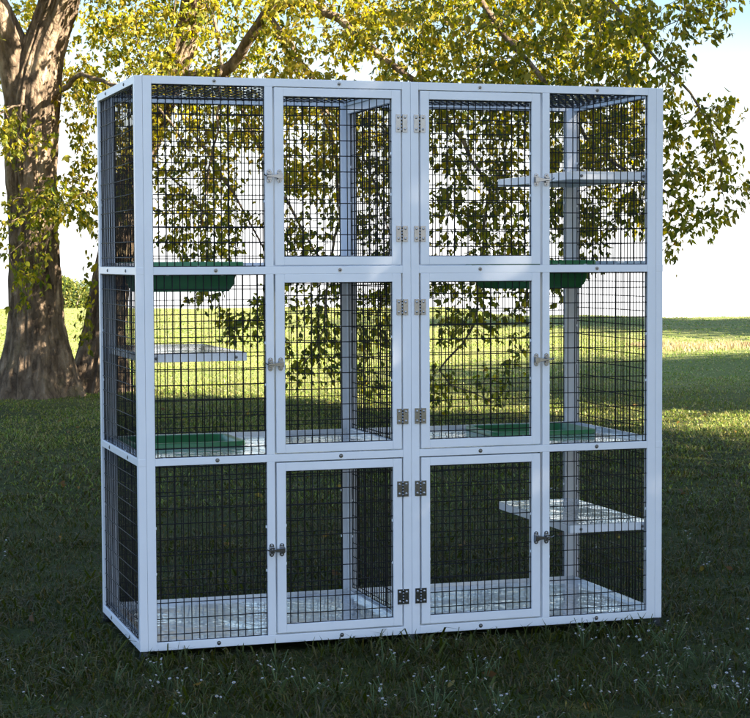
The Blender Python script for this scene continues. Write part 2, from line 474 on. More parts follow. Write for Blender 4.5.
# bolts on the rails (front and left side)
def bolt(p, axis):
    mb = MB()
    mb.disc([c*IN for c in p], axis, .27*IN, .03*IN, 14, 1)
    q = Vector(p) + Vector(axis)*.03
    mb.disc([c*IN for c in q], axis, .19*IN, .05*IN, 6, 0, dome=.05*IN)
    return mb.build('bolt', [M_bolt, M_steel], cage)
for z0, z1 in Z:
    for x in (10.1, 26.4, 45.6, 62.3): bolt((x, .004, (z0+z1)/2), (0,-1,0))
    for y in (7.5, 21.5): bolt((.003, y, (z0+z1)/2), (-1,0,0))
# floors: glossy sheets with a shallow upturned lip, the two upper levels cut for the litter tubs
TUB = {-1: (1.9, 17.0, 13, 25.5), 1: (52.6, 68.3, 13, 25.5)}
for li_, zf in enumerate((.62, 23.95, 47.95)):
    for side, (x0, x1) in ((-1, (1.05, 35.48)), (1, (36.52, 70.95))):
        mb = MB(); y0, y1 = 1.05, D-1.05; t = .28
        if li_ == 0: fbox(mb, x0, x1, y0, y1, zf, zf+t)
        else:
            a, b, c, d = TUB[side]
            a += .5; b -= .5; c += .5; d -= .5
            fbox(mb, x0, a, y0, y1, zf, zf+t); fbox(mb, b, x1, y0, y1, zf, zf+t)
            fbox(mb, a, b, y0, c, zf, zf+t); fbox(mb, a, b, d, y1, zf, zf+t)
        for xa in (x0, x1-.12): fbox(mb, xa, xa+.12, y0, y1, zf+t, zf+t+.55)
        fbox(mb, x0+.12, x1-.12, y1-.12, y1, zf+t, zf+t+.5)
        mb.build('floor_panel', M_sheet, cage)
# shelves along the side walls
for x0, x1, z in ((1.02, 14.3, 36.3), (58.9, 70.98, 59.7), (58.9, 70.98, 12.05)):
    mb = MB(); ya, yb = 1.1, D-1.1
    fbox(mb, x0, x1, ya, ya+.9, z, z+1); fbox(mb, x0, x1, yb-.9, yb, z, z+1)
    fbox(mb, x0, x0+.9, ya+.9, yb-.9, z, z+1); fbox(mb, x1-.9, x1, ya+.9, yb-.9, z, z+1)
    s_ = bevel(mb.build('shelf', M_white, cage), .0012, 2)
    mb = MB(); fbox(mb, x0+.02, x1-.02, ya+.02, yb-.02, z+1.003, z+1.10); mb.build('shelf_top', M_sheet, s_)
    mb = MB(); fbox(mb, x0+.9, x1-.9, ya+.9, yb-.9, z+.6, z+.9); mb.build('shelf_board', M_sheet, s_)
    for xx in (x0+1.6, x1-1.4):
        mb = MB(); mb.disc((xx*IN, (ya)*IN, (z+.5)*IN), (0,-1,0), .2*IN, .12*IN, 8, 0, dome=.06*IN)
        mb.build('bolt', M_bolt, s_)
for x in (.6, 36, 71.4):
    for y in (.6, D-.6):
        mb = MB(); mb.tube([(x*IN, y*IN, -FOOT-.01), (x*IN, y*IN, 0)], [.75*IN, .55*IN], 14); mb.build('foot', M_foot, cage)

# litter tubs resting in the floor cut-outs
def rrect(x0, x1, y0, y1, r, n=5):
    p = []
    for cx, cy, a0 in ((x1-r, y0+r, -90), (x1-r, y1-r, 0), (x0+r, y1-r, 90), (x0+r, y0+r, 180)):
        for k in range(n+1):
            a = math.radians(a0+90*k/n); p.append((cx+r*math.cos(a), cy+r*math.sin(a)))
    return p
def tub(cx, cy, zrim, w, d, depth, label):
    prof = [(-.12, -.55, 1.6), (-.12, -.02, 1.6), (-.02, .06, 1.6), (.55, .06, 1.4), (.75, -.1, 1.3), (1.15, -depth+.9, 1.4), (1.7, -depth+.14, 1.5)]   # inset, z, corner r: rim then inside
    outp = [(.05, -.55, 1.6), (.08, -.12, 1.6), (.55, -.3, 1.4), (1.0, -depth+.9, 1.4), (1.55, -depth, 1.5)]
    rings = [rrect(-w/2+i, w/2-i, -d/2+i, d/2-i, r) for i, z, r in prof]
    v = []; f = []
    n = len(rings[0])
    def put(rings, zs, flip):
        base = len(v)
        for rg, z in zip(rings, zs): v.extend([(x*IN, y*IN, z*IN) for x, y in rg])
        for k in range(len(rings)-1):
            for j in range(n):
                q = (base+k*n+j, base+k*n+(j+1) % n, base+(k+1)*n+(j+1) % n, base+(k+1)*n+j)
                f.append(q[::-1] if flip else q)
        last = tuple(base+(len(rings)-1)*n+j for j in range(n))
        f.append(last[::-1] if flip else last)
    put(rings, [p[1] for p in prof], False)
    put([rrect(-w/2+i, w/2-i, -d/2+i, d/2-i, r) for i, z, r in outp], [p[1] for p in outp], True)
    me = bpy.data.meshes.new('litter_tub'); me.from_pydata(v, [], f)
    o = link('litter_tub', me, M_green, None, True)
    o.location = (cx*IN, cy*IN, zrim*IN+FOOT)
    return tag(o, label, 'litter tub', 'green litter tubs set into the cage floors')
for side, zf, lab in ((-1, 48.23, 'green plastic tub hanging below the upper left floor of the cage'), (1, 48.23, 'green plastic tub hanging below the upper right floor of the cage'),
                      (-1, 24.23, 'green tub with pale rim sunk in the floor below the middle left shelf'), (1, 24.23, 'green tub sunk in the middle right floor of the cage')):
    a, b, c, d = TUB[side]
    tub((a+b)/2, (c+d)/2, zf+.6, b-a, d-c, 3.9 if zf > 40 else 2.9, lab)

# ------------------------------------------------------------------ trees
class Skel:
    def __init__(s): s.p = []; s.par = []; s.minr = []; s.kids = {}
    def add(s, p, par, minr=0.):
        s.p.append(Vector(p)); s.par.append(par); s.minr.append(minr); return len(s.p)-1
    def poly(s, pts, r0, r1, par=-1, step=.16):
        pts = [Vector(p) for p in pts]
        L = [0]
        for a, b in zip(pts, pts[1:]): L.append(L[-1]+(b-a).length)
        n = max(2, int(L[-1]/step)); ids = []
        for k in range(n+1):
            d = L[-1]*k/n
            j = max(i for i in range(len(L)) if L[i] <= d+1e-9); j = min(j, len(pts)-2)
            t = (d-L[j])/max(1e-9, L[j+1]-L[j])
            p0, p1, p2, p3 = pts[max(0, j-1)], pts[j], pts[j+1], pts[min(len(pts)-1, j+2)]
            q = .5*((2*p1)+(p2-p0)*t+(2*p0-5*p1+4*p2-p3)*t*t+(3*p1-p0-3*p2+p3)*t**3)
            q = q + Vector((random.uniform(-1,1), random.uniform(-1,1), random.uniform(-1,1)))*.018
            par = s.add(q, par, r0+(r1-r0)*k/n); ids.append(par)
        return ids

def colonise(sk, owner, attr, step=.14, kill=.17, infl=2.2, droop=.10, iters=140):
    """grow branches from the seed skeletons towards the attractor points"""
    alive = [Vector(a) for a in attr]
    for it in range(iters):
        if not alive: break
        kd = kdtree.KDTree(len(sk.p))
        for i, p in enumerate(sk.p): kd.insert(p, i)
        kd.balance()
        pull = {}; keep = []
        for a in alive:
            co, i, d = kd.find(a)
            if d < kill: continue
            keep.append(a)
            if d < infl:
                pull.setdefault(i, Vector()); pull[i] += (a-co).normalized()
        alive = keep
        if not pull: break
        for i, v in pull.items():
            if v.length < 1e-4: v = Vector((random.uniform(-1,1), random.uniform(-1,1), .2))
            d = v.normalized() + Vector((random.uniform(-1,1), random.uniform(-1,1), random.uniform(-1,1)))*.28
            d.z -= droop
            if sk.par[i] >= 0: d += (sk.p[i]-sk.p[sk.par[i]]).normalized()*.35
            n = sk.add(sk.p[i]+d.normalized()*step, i, 0.); owner[n] = owner[i]

def radii(sk, tip=.0022, ex=2.35):
    n = len(sk.p); acc = np.zeros(n); nk = np.zeros(n, int)
    for i in range(n-1, -1, -1):
        a = acc[i] if acc[i] > 0 else tip**ex
        r = max(a**(1/ex), sk.minr[i]); acc[i] = r
        if sk.par[i] >= 0:
            acc[sk.par[i]] += max(a, 0 if sk.minr[sk.par[i]] > 0 else a); nk[sk.par[i]] += 1
    return acc, nk

def branch_mesh(sk, rad, ids, rmin=0.):
    """tubes along every chain of the skeleton"""
    idset = set(ids); kids = {}
    for i in ids:
        if sk.par[i] in idset: kids.setdefault(sk.par[i], []).append(i)
    mb = MB(); starts = [i for i in ids if sk.par[i] not in idset]
    stack = [(s, None) for s in starts]
    while stack:
        i, pre = stack.pop()
        ch = [pre, i] if pre is not None else [i]
        while True:
            k = kids.get(ch[-1], [])
            if not k: break
            k = sorted(k, key=lambda j: -rad[j])
            for o in k[1:]: stack.append((o, ch[-1]))
            ch.append(k[0])
        if len(ch) < 2: continue
        rr = [min(rad[j], rad[ch[1]]) if (pre is not None and q == 0) else rad[j] for q, j in enumerate(ch)]
        n = 10 if max(rr) > .05 else (6 if max(rr) > .012 else 4)
        mb.tube([sk.p[j] for j in ch], rr, n)
    return mb

# one leaf: pointed oval folded along its midrib (base, 2 + 2 sides, tip, mid)
LV = np.array([(0, 0, 0), (-.25, .32, .05), (.25, .32, .05), (-.19, .62, .04), (.19, .62, .04), (0, 1.0, -.12), (0, .34, 0), (0, .64, -.02)])
LF = [(0, 6, 1), (0, 2, 6), (1, 6, 7, 3), (6, 2, 4, 7), (3, 7, 5), (7, 4, 5)]
def leaves_mesh(name, pos, dirs, size, tint, r):
    """pos Nx3, dirs Nx3 (leaf axis), size N, tint Nx3"""
    N = len(pos)
    y = dirs/np.linalg.norm(dirs, axis=1, keepdims=True)
    q = r.normal(size=(N, 3)); x = np.cross(y, q); x /= np.linalg.norm(x, axis=1, keepdims=True)
    z = np.cross(x, y)
    wv = r.uniform(.75, 1.2, N)
    L = LV[None]*size[:, None, None]
    curl = r.uniform(-.5, 1.4, N)
    V = pos[:, None] + x[:, None]*(L[:, :, 0:1]*wv[:, None, None]) + y[:, None]*L[:, :, 1:2] + z[:, None]*L[:, :, 2:3]*curl[:, None, None]*2
    fn = np.array([len(f) for f in LF]); lp = np.concatenate([np.array(f) for f in LF])
    loops = (lp[None] + (np.arange(N)*8)[:, None]).ravel()
    cols = np.concatenate([np.repeat(tint, 8, 0), np.ones((N*8, 1))], 1)
    return np_mesh(name, V.reshape(-1, 3), np.tile(fn, N), loops, cols)
def leaf_tints(n, r, yellow=.5):
    a = np.array([(.15, .155, .018), (.24, .22, .024), (.36, .29, .030), (.47, .34, .036), (.075, .095, .016), (.34, .19, .03)])
    p = np.array([.28*(1-yellow)+.10, .34, .16+.2*yellow, .05*yellow+.01, .30*(1-yellow), .004]); p /= p.sum()
    c = a[r.choice(len(a), n, p=p)]
    return np.clip(c*r.uniform(.75, 1.25, (n, 1))*r.uniform(.92, 1.08, (n, 3)), 0, 1)

def trunk_mesh(path, rads, segs=72, rows=110, lobes=0, flare_h=.9, ridges=.018, seed=0.):
    """bark-ridged trunk along a path with root buttresses at its foot"""
    P = [Vector(p) for p in path]; L = [0]
    for a, b in zip(P, P[1:]): L.append(L[-1]+(b-a).length)
    v = []; f = []
    for i in range(rows+1):
        d = L[-1]*(i/rows)**1.25
        j = max(k for k in range(len(L)) if L[k] <= d+1e-9); j = min(j, len(P)-2)
        t = (d-L[j])/(L[j+1]-L[j])
        p0, p1, p2, p3 = P[max(0, j-1)], P[j], P[j+1], P[min(len(P)-1, j+2)]
        c = .5*((2*p1)+(p2-p0)*t+(2*p0-5*p1+4*p2-p3)*t*t+(3*p1-p0-3*p2+p3)*t**3)
        R = rads[j]*(1-t)+rads[j+1]*t
        fl = max(0., 1-d/flare_h)
        for k in range(segs):
            a = 2*math.pi*k/segs
            ca, sa = math.cos(a), math.sin(a)
            lob = .5+.5*math.cos(a*lobes+seed+.6*math.sin(a*2+seed)) if lobes else 0
            r_ = R*(1 + fl**1.8*(.38+.55*lob) + .10*lob*math.exp(-d*.6))
            q = Vector((ca*2.6, sa*2.6, d*.55+seed))
            n1 = noise.noise(q*1.1)*.09*R*2
            fine = noise.noise(Vector((ca*9+seed, sa*9, d*1.4)))
            rid = (1-abs(fine)*2)*ridges + noise.noise(Vector((ca*18, sa*18+seed, d*6)))*ridges*.5
            r_ += n1 + rid
            v.append((c.x+ca*r_, c.y+sa*r_, c.z))
    for i in range(rows):
        for k in range(segs):
            k2 = (k+1) % segs
            f.append((i*segs+k, i*segs+k2, (i+1)*segs+k2, (i+1)*segs+k))
    me = bpy.data.meshes.new('trunk'); me.from_pydata(v, [], f)
    return me

tree1 = empty('shade_tree', at(36, 395, 17.6)); tree1.location.z = 0
tag(tree1, 'big old tree with flaring root buttresses and yellow green leaves at the left edge', 'tree')
tree2 = empty('shade_tree', at(98, 393, 18.4)); tree2.location.z = 0
tag(tree2, 'slimmer leaning tree rising behind the left side of the cage', 'tree')
def local(o, me):
    me.transform(Matrix.Translation(-Vector(o.location)))
T1 = [at(40, 404, 17.7), at(37, 330, 17.7), at(34, 240, 17.7), at(32, 150, 17.7), at(34, 95, 17.7), at(43, 50, 17.7), at(57, 8, 17.6), at(76, -50, 17.3), at(120, -150, 16.6)]
T1[0].z = -.12
me = trunk_mesh(T1, [.27, .222, .212, .222, .225, .18, .165, .15, .11], segs=110, rows=190, lobes=5, seed=2.1, flare_h=1.0, ridges=.026)
local(tree1, me); link('trunk', me, M_bark, tree1, True)
T2 = [at(96, 402, 18.4), at(104, 330, 18.4), at(116, 250, 18.3), at(138, 160, 18.2), at(166, 90, 18.0), at(184, 45, 17.9)]
T2[0].z = -.12
me = trunk_mesh(T2, [.23, .18, .16, .14, .125, .115], segs=90, rows=150, lobes=4, seed=5.3, flare_h=.8, ridges=.022)
local(tree2, me); link('trunk', me, M_bark, tree2, True)
# the two heavy limbs of the fork
def limb(parent, pts, rads, name='limb'):
    me = trunk_mesh(pts, rads, segs=40, rows=60, ridges=.012, seed=random.uniform(0, 9), flare_h=.01)
    me.name = name
    local(parent, me); return link(name, me, M_bark, parent, True)
limb(tree1, [at(31, 150, 17.7), at(25, 100, 17.7), at(13, 50, 17.7), at(-5, 10, 17.6), at(-40, -60, 17.3), at(-90, -160, 16.8)], [.14, .175, .165, .155, .13, .09])
limb(tree2, [at(172, 78, 18.0), at(181, 50, 17.9), at(190, 20, 17.8), at(200, -30, 17.6), at(230, -120, 17.0)], [.10, .112, .105, .095, .07])

sk = Skel(); owner = {}
def seed(tree, pts, r0, r1):
    for i in sk.poly(pts, r0, r1): owner[i] = tree
seed(1, [at(76, -50, 17.3), at(120, -150, 16.6), at(200, -230, 16.2), at(320, -260, 16)], .11, .03)
seed(1, [at(76, -50, 17.3), at(200, -120, 16.6), at(360, -140, 15.8), at(500, -90, 15.2), at(590, -20, 14.8), at(628, 20, 14.7), at(655, 55, 14.6), at(690, 92, 14.4), at(712, 130, 14.3), at(722, 165, 14.2)], .055, .005)
seed(1, [at(-40, -60, 17.3), at(-90, -160, 16.8), at(-160, -230, 16.5)], .10, .03)
seed(1, [at(-4, 10, 17.6), at(-60, 60, 16.6), at(-110, 120, 16)], .03, .008)
seed(1, [at(55, 98, 17.5), at(80, 76, 17), at(110, 85, 16.6), at(150, 100, 16.2), at(190, 150, 16)], .028, .008)
seed(1, [at(20, 130, 17.5), at(25, 105, 16.8), at(5, 112, 16.2), at(-25, 125, 16)], .014, .006)
seed(1, [at(45, 200, 17.5), at(68, 205, 16.9), at(90, 190, 16.5)], .012, .005)
seed(2, [at(176, 75, 17.9), at(224, 72, 17.6), at(245, 45, 17.4), at(267, 12, 17.2), at(300, 3, 16.9), at(336, 18, 16.6), at(380, 55, 16.2), at(425, 88, 15.9), at(455, 130, 15.7), at(490, 190, 15.5)], .062, .012)
seed(2, [at(267, 12, 17.2), at(300, 60, 16.8), at(330, 130, 16.4), at(340, 200, 16.2), at(330, 270, 16.0), at(325, 330, 15.9)], .026, .007)
seed(2, [at(230, -120, 17.0), at(330, -150, 16.4), at(440, -60, 15.8), at(500, 30, 15.4), at(560, 100, 15.0), at(610, 160, 14.8), at(668, 190, 14.6)], .05, .010)
seed(2, [at(425, 88, 15.9), at(400, 150, 15.7), at(395, 220, 15.6), at(380, 300, 15.6)], .018, .006)
seed(2, [at(490, 190, 15.5), at(480, 260, 15.3), at(470, 330, 15.2), at(440, 372, 15.1), at(492, 402, 15.0)], .014, .005)
seed(2, [at(200, -30, 17.6), at(220, 60, 17.0), at(215, 140, 16.6), at(200, 220, 16.4)], .02, .006)
seed(2, [at(166, 90, 18.0), at(205, 150, 17.4), at(240, 205, 17.0), at(268, 262, 16.7)], .02, .007)
seed(2, [at(225, 72, 17.6), at(262, 150, 17.0), at(300, 225, 16.6), at(340, 290, 16.3)], .024, .007)
seed(2, [at(138, 160, 18.2), at(170, 175, 17.6), at(205, 215, 17.2), at(235, 250, 17)], .015, .005)
seed(2, [at(267, 12, 17.2), at(310, 95, 16.8), at(360, 150, 16.4), at(392, 235, 16.2)], .022, .006)
# where the crown is dense and where the sky shows through: (x0, x1, y0, y1, points per 1000 px2, near, far)
BOX = [(-260, 0, -280, 60, 3, 14.5, 18.5), (-160, 0, 60, 270, 3, 14.8, 17.2), (-60, 420, -280, -60, 1.8, 14.5, 18.6), (420, 700, -150, -60, .6, 14.5, 17.0), (110, 600, -60, 0, 6, 14, 18.5), (600, 760, -60, 0, 2.5, 14, 16), (-30, 110, -60, 0, 6, 17.9, 19.5),
 (0, 130, 0, 100, 6, 18.3, 19.6), (70, 135, -5, 90, 7, 17.7, 19.2), (70, 135, 80, 200, 7, 16.6, 17.8), (0, 60, 120, 165, 3.2, 15.6, 16.6), (0, 95, 180, 235, 2.2, 15.6, 16.8), (0, 50, 235, 330, 1.6, 15.8, 16.8), (70, 95, 300, 345, 3, 17, 17.6), (100, 135, 120, 230, 4, 16.8, 17.8),
 (130, 270, -5, 78, 12, 16.8, 19.0), (270, 400, -5, 80, 6.5, 14.8, 18.0), (400, 640, -5, 82, 20, 14, 17.4), (580, 690, -5, 78, 5, 13.8, 14.8), (640, 730, -5, 32, 9, 14, 15.2),
 (150, 232, 80, 170, 12, 16.6, 18.2), (232, 275, 80, 150, 10, 16.4, 17.9), (150, 235, 170, 262, 7, 16.6, 17.9), (235, 275, 170, 262, 1, 15.4, 17),
 (270, 405, 80, 195, 11, 15.7, 17.5), (270, 405, 195, 262, 3.6, 15, 16.6), (280, 412, 265, 345, 9, 15.6, 16.9), (285, 400, 345, 385, 5, 15.6, 16.7), (165, 275, 282, 322, 2.6, 15.4, 16.6), (245, 280, 300, 350, 4, 15.4, 16.2),
 (405, 545, 82, 140, 13, 14.4, 16.6), (405, 545, 140, 225, 4.6, 14.5, 16.2), (420, 545, 225, 290, 9, 14.6, 16), (440, 545, 290, 335, 6.5, 14.6, 15.8), (450, 530, 335, 352, 2, 14.7, 15.6), (425, 500, 372, 404, 5, 14.8, 15.4),
 (545, 655, 84, 165, 15, 14, 16.2), (545, 655, 165, 225, 9, 14.2, 15.6), (545, 620, 225, 262, 8, 14.3, 15.2), (545, 585, 262, 310, 2.5, 14.4, 15),
 (655, 700, 88, 135, 6, 14, 15), (655, 695, 130, 215, 11, 14, 15), (660, 680, 215, 262, 6, 14.1, 14.8), (690, 735, 95, 205, 9, 13.9, 14.8), (695, 722, 200, 235, 7, 14, 14.7), (735, 775, 165, 215, 7, 13.9, 14.6)]
att = []
for x0, x1, y0, y1, dn, va, vb in BOX:
    n = int((x1-x0)*(y1-y0)/1000*dn*((1.95 if 75 < y0 < 225 else 1.45) if y0 < 225 and x1 > -20 else 1))
    for _ in range(n):
        att.append(at(random.uniform(x0, x1), random.uniform(y0, y1), random.uniform(va, vb)))
colonise(sk, owner, att)
rad, nk = radii(sk)
lr = np.random.default_rng(3)
for tid, tobj in ((1, tree1), (2, tree2)):
    ids = [i for i in range(len(sk.p)) if owner[i] == tid]
    mb = branch_mesh(sk, rad, ids)
    o = mb.build('branches', M_bark, tobj); local(tobj, o.data)
    pos, dr, sz = [], [], []
    for i in ids:
        if rad[i] > .0075: continue
        p = sk.p[i]; pd = (p-sk.p[sk.par[i]]).normalized() if sk.par[i] >= 0 else Vector((0,0,-1))
        for _ in range(int(lr.integers(8, 13)) + (6 if nk[i] == 0 else 0)):
            q = p + Vector(lr.normal(size=3))*.052
            d = pd*.5 + Vector(lr.normal(size=3))*.55 + Vector((0, 0, -.95))
            d = d.normalized(); z_ = lr.uniform(.034, .062) + .034*lr.random()**3
            pos.append(q); dr.append(d); sz.append(z_)
            if lr.random() < .6:                      # two side leaflets of a compound leaf
                sx = d.cross(Vector(lr.normal(size=3))).normalized()
                for sg in (-1, 1):
                    pos.append(q-d*z_*.12); dr.append(d*.65+sx*sg*.75+Vector((0, 0, -.15))); sz.append(z_*lr.uniform(.65, .9))
    n = len(pos); pos = np.array(pos); dr = np.array(dr); sz = np.array(sz)
    # yellowing runs in patches through the crown
    pat = np.array([noise.noise(Vector(p)*.55) for p in pos])
    t1 = leaf_tints(n, lr, 1.0); t0 = leaf_tints(n, lr, .4)
    hi = np.clip((pos[:, 2]-1.05)/1.3, 0, 1)             # the low hanging sprays are still green
    t2 = leaf_tints(n, lr, 0.0)*np.array([1.0, 1.05, .95])
    tint = np.where((pat + lr.normal(0, .15, n) > -.05)[:, None], t1, t0)
    tint = np.where((lr.uniform(0, 1, n) < hi*.95)[:, None], tint, t2)
    me = leaves_mesh('crown', pos, dr, sz, tint, lr); local(tobj, me)
    link('crown', me, M_leaf, tobj)
    print('tree', tid, 'nodes', len(ids), 'leaves', n)

# trees beside the viewer, out of the picture to the right: their shade covers the lawn and the cage
def shade_tree(u, v, h, cr, zc, n, label, squash=.8, sz=(.10, .2)):
    b = G(u, v); b.z = float(terrain(u, v))
    root = empty('lawn_tree', b); tag(root, label, 'tree', 'trees beside the lawn')
    me = trunk_mesh([(0,0,-.1), (.1,.05,h*.2), (.05,.15,h*.4), (0,0,h*.7)], [.24, .2, .16, .05], segs=32, rows=40, lobes=4, seed=u)
    link('trunk', me, M_bark, root, True)
    mb = MB(); r = np.random.default_rng(int(abs(u*10+v*7)))
    cl = []
    for k in range(150):
        a = r.uniform(0, 2*math.pi); rr = cr*math.sqrt(r.uniform(.02, 1)); zz = zc + r.uniform(-1, 1)*cr*squash*math.sqrt(max(0.03, 1-(rr/cr)**2))
        c = Vector((rr*math.cos(a), rr*math.sin(a), zz)); cl.append(c)
        st = Vector((0, 0, min(h*.6, max(h*.22, zz-.6*rr))))
        mid = (st+c)/2 + Vector((0, 0, -.1*rr))
        mb.tube([st, mid, c], [.045, .028, .008], 5)
    mb.build('branches', M_bark, root)
    P = np.repeat(np.array(cl), n//150, 0); P = P + r.normal(size=P.shape)*np.array([cr*.15, cr*.15, cr*.13])
    N = len(P)
    me = leaves_mesh('crown', P, r.normal(size=(N, 3))+np.array([0, 0, -.8]), r.uniform(sz[0], sz[1], N), leaf_tints(N, r, .4), r)
    link('crown', me, M_leaf, root)
def shadow_tree(us, vs, zc, **k):
    """stand a tree so that its crown, zc up, throws its shadow about us, vs"""
    t = zc/math.tan(SUN_EL)
    shade_tree(us + t*math.cos(SUN_A), vs - t*math.sin(SUN_A), zc=zc, **k)
shadow_tree(1.0, 6.9, 6.6, h=10.6, cr=5.2, n=120000, label='broad leafy lawn tree shading the cage, nearest to the viewer')
shadow_tree(-2.2, 13.5, 6.6, h=8.4, cr=3.4, n=56000, squash=.35, label='flat topped leafy lawn tree behind the nearest one')
shadow_tree(5.6, 19.4, 6.2, h=9.2, cr=3.7, n=70000, label='smaller leafy lawn tree beyond the nearest one, to the right', squash=.6)
shadow_tree(13.4, 40.0, 7.5, h=12.5, cr=8.0, n=100000, label='leafy tree at the far right of the lawn', sz=(.18, .32))

# distant bush beyond the crest of the field
b_ = empty('bush', G(-13.2, 82, float(terrain(-13.2, 82))))
tag(b_, 'rounded green bush far off between the two tree trunks', 'bush')
r = np.random.default_rng(11)
zt = 1.27-82*(279-260)/FPX - b_.location.z
N = 9000
ang = r.uniform(0, 2*math.pi, N); ca_ = [(-.55, 0, zt-.6, .75), (.35, .2, zt-.75, .7), (0, -.2, zt-1.3, 1.1), (.9, 0, zt-1.3, .8), (-1.0, .1, zt-1.4, .8), (-.2, .1, zt-.35, .4)]
c = np.array(ca_)[r.integers(0, len(ca_), N)]
dv_ = r.normal(size=(N, 3)); dv_ /= np.linalg.norm(dv_, axis=1, keepdims=True)
P = c[:, :3] + dv_*(c[:, 3:4]*r.uniform(.5, 1.05, (N, 1)))
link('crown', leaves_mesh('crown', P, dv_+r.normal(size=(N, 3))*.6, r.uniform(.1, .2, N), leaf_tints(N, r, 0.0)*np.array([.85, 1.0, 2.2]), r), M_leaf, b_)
mb = MB()
for k in range(6):
    a = k*1.05; mb.tube([(0, 0, -.1), (.3*math.cos(a), .3*math.sin(a), zt*.4), (.7*math.cos(a), .7*math.sin(a), zt*.75)], [.05, .04, .015], 6)
mb.build('stem', M_bark, b_)

# ------------------------------------------------------------------ grass
def blades(u, v, h, w, lean, tint, r, name):
    N = len(u); z = terrain(u, v)
    a = r.uniform(0, 2*math.pi, N); b = r.uniform(0, 2*math.pi, N)
    bx = CAM.x + u*CY + v*SY; by = CAM.y - u*SY + v*CY
    base = np.stack([bx, by, z-.005], 1)
    side = np.stack([np.cos(a), np.sin(a), np.zeros(N)], 1)*(w/2)[:, None]
    ld = np.stack([np.cos(b), np.sin(b), np.zeros(N)], 1)
    up = np.array([0, 0, 1.])
    m = base + ld*(lean*.38*h)[:, None] + up*(h*.62)[:, None]
    t = base + ld*(lean*1.15*h)[:, None] + up*(h*np.clip(1.02-.45*lean, .35, 1))[:, None]
    V = np.stack([base-side, base+side, m+side*.85, m-side*.85, t], 1).reshape(-1, 3)
    k = (np.arange(N)*5)[:, None]
    loops = (np.array([0, 1, 2, 3, 3, 2, 4])[None]+k).ravel()
    fn = np.tile(np.array([4, 3]), N)
    cols = np.concatenate([np.repeat(tint, 5, 0), np.ones((N*5, 1))], 1)
    me = np_mesh(name, V, fn, loops, cols)
    return tag(link(name, me, M_grass), kind='stuff')
r = np.random.default_rng(21)
U_, V_, H_, W_, L_, T_ = [], [], [], [], [], []
def strew(v0, v1, dens, h0, h1, w0, w1, pal, extra=2.4, clump=.55, l0=.1, l1=1.1):
    umax = lambda v: 375/FPX*v + extra
    n = int((v1-v0)*2*umax((v0+v1)/2)*dens)
    v = r.uniform(v0, v1, n); v = v + (r.normal(0, .55, n)*np.clip((v-9)/4, 0, 2.5) if v0 > 9 else np.where(v > 8.5, r.normal(0, .5, n), 0)); u = r.uniform(-1, 1, n)*umax(v)
    pn = np.sin(u*3.1+np.sin(v*2.3)*1.7)*np.cos(v*2.9+np.sin(u*1.9)*1.5) + .6*np.sin(u*7.7+v*5.1)*np.cos(v*8.3-u*3.3)
    keep = r.uniform(0, 1, n) < (1-clump) + clump*(.5+.5*np.tanh(pn*1.5))
    u, v, pn = u[keep], v[keep], pn[keep]; n = len(u)
    gx_ = CAM.x + u*CY + v*SY; gy_ = CAM.y - u*SY + v*CY
    k_ = ~((gx_ > -.02) & (gx_ < 1.85) & (gy_ > -.03) & (gy_ < .76)); u, v, pn = u[k_], v[k_], pn[k_]; n = len(u)
    h = r.uniform(h0, h1, n)*(1+.35*np.tanh(pn)); w = r.uniform(w0, w1, n)
    pal = np.array(pal); t = pal[r.integers(0, len(pal), n)]*r.uniform(.7, 1.3, (n, 1))
    U_.append(u); V_.append(v); H_.append(h); W_.append(w); L_.append(r.uniform(l0, l1, n)); T_.append(t)
PN = [(.044, .056, .006), (.064, .073, .009), (.034, .042, .005), (.048, .060, .007), (.090, .076, .015), (.13, .10, .038), (.068, .047, .015)]  # near blades darker, farther ones paler: shade and sun put into the tints
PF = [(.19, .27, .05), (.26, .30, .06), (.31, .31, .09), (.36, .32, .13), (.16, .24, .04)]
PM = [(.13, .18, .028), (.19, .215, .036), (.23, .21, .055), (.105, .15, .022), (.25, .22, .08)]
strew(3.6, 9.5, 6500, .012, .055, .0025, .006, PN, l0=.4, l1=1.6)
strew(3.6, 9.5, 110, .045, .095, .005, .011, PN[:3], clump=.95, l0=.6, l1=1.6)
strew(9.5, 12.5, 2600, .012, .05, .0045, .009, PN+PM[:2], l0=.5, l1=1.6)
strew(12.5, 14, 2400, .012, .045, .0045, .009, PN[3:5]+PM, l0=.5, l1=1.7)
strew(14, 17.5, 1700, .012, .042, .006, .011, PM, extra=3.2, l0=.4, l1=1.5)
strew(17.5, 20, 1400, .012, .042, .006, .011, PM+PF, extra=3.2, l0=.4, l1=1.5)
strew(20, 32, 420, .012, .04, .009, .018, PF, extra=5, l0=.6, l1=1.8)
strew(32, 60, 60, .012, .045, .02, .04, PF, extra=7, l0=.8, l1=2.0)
# tufts the mower leaves along the foot of the cage
n = 900; px_ = r.uniform(-.06, 1.9, n); py_ = np.where(r.random(n) < .75, -r.uniform(.02, .16, n), r.uniform(.02, .9, n)); px_ = np.where(py_ > 0, -r.uniform(.02, .14, n), px_)
k_ = (np.sin(px_*9+1)+np.sin(px_*23)*.6+r.normal(0, .5, n)) > -.3; px_, py_ = px_[k_], py_[k_]; n = len(px_)
U_.append((px_-CAM.x)*CY - (py_-CAM.y)*SY); V_.append((px_-CAM.x)*SY + (py_-CAM.y)*CY)
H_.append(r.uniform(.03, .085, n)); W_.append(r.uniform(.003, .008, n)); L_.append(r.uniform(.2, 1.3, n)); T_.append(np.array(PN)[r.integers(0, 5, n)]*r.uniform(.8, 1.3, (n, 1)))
blades(np.concatenate(U_), np.concatenate(V_), np.concatenate(H_), np.concatenate(W_), np.concatenate(L_), np.concatenate(T_), r, 'grass')
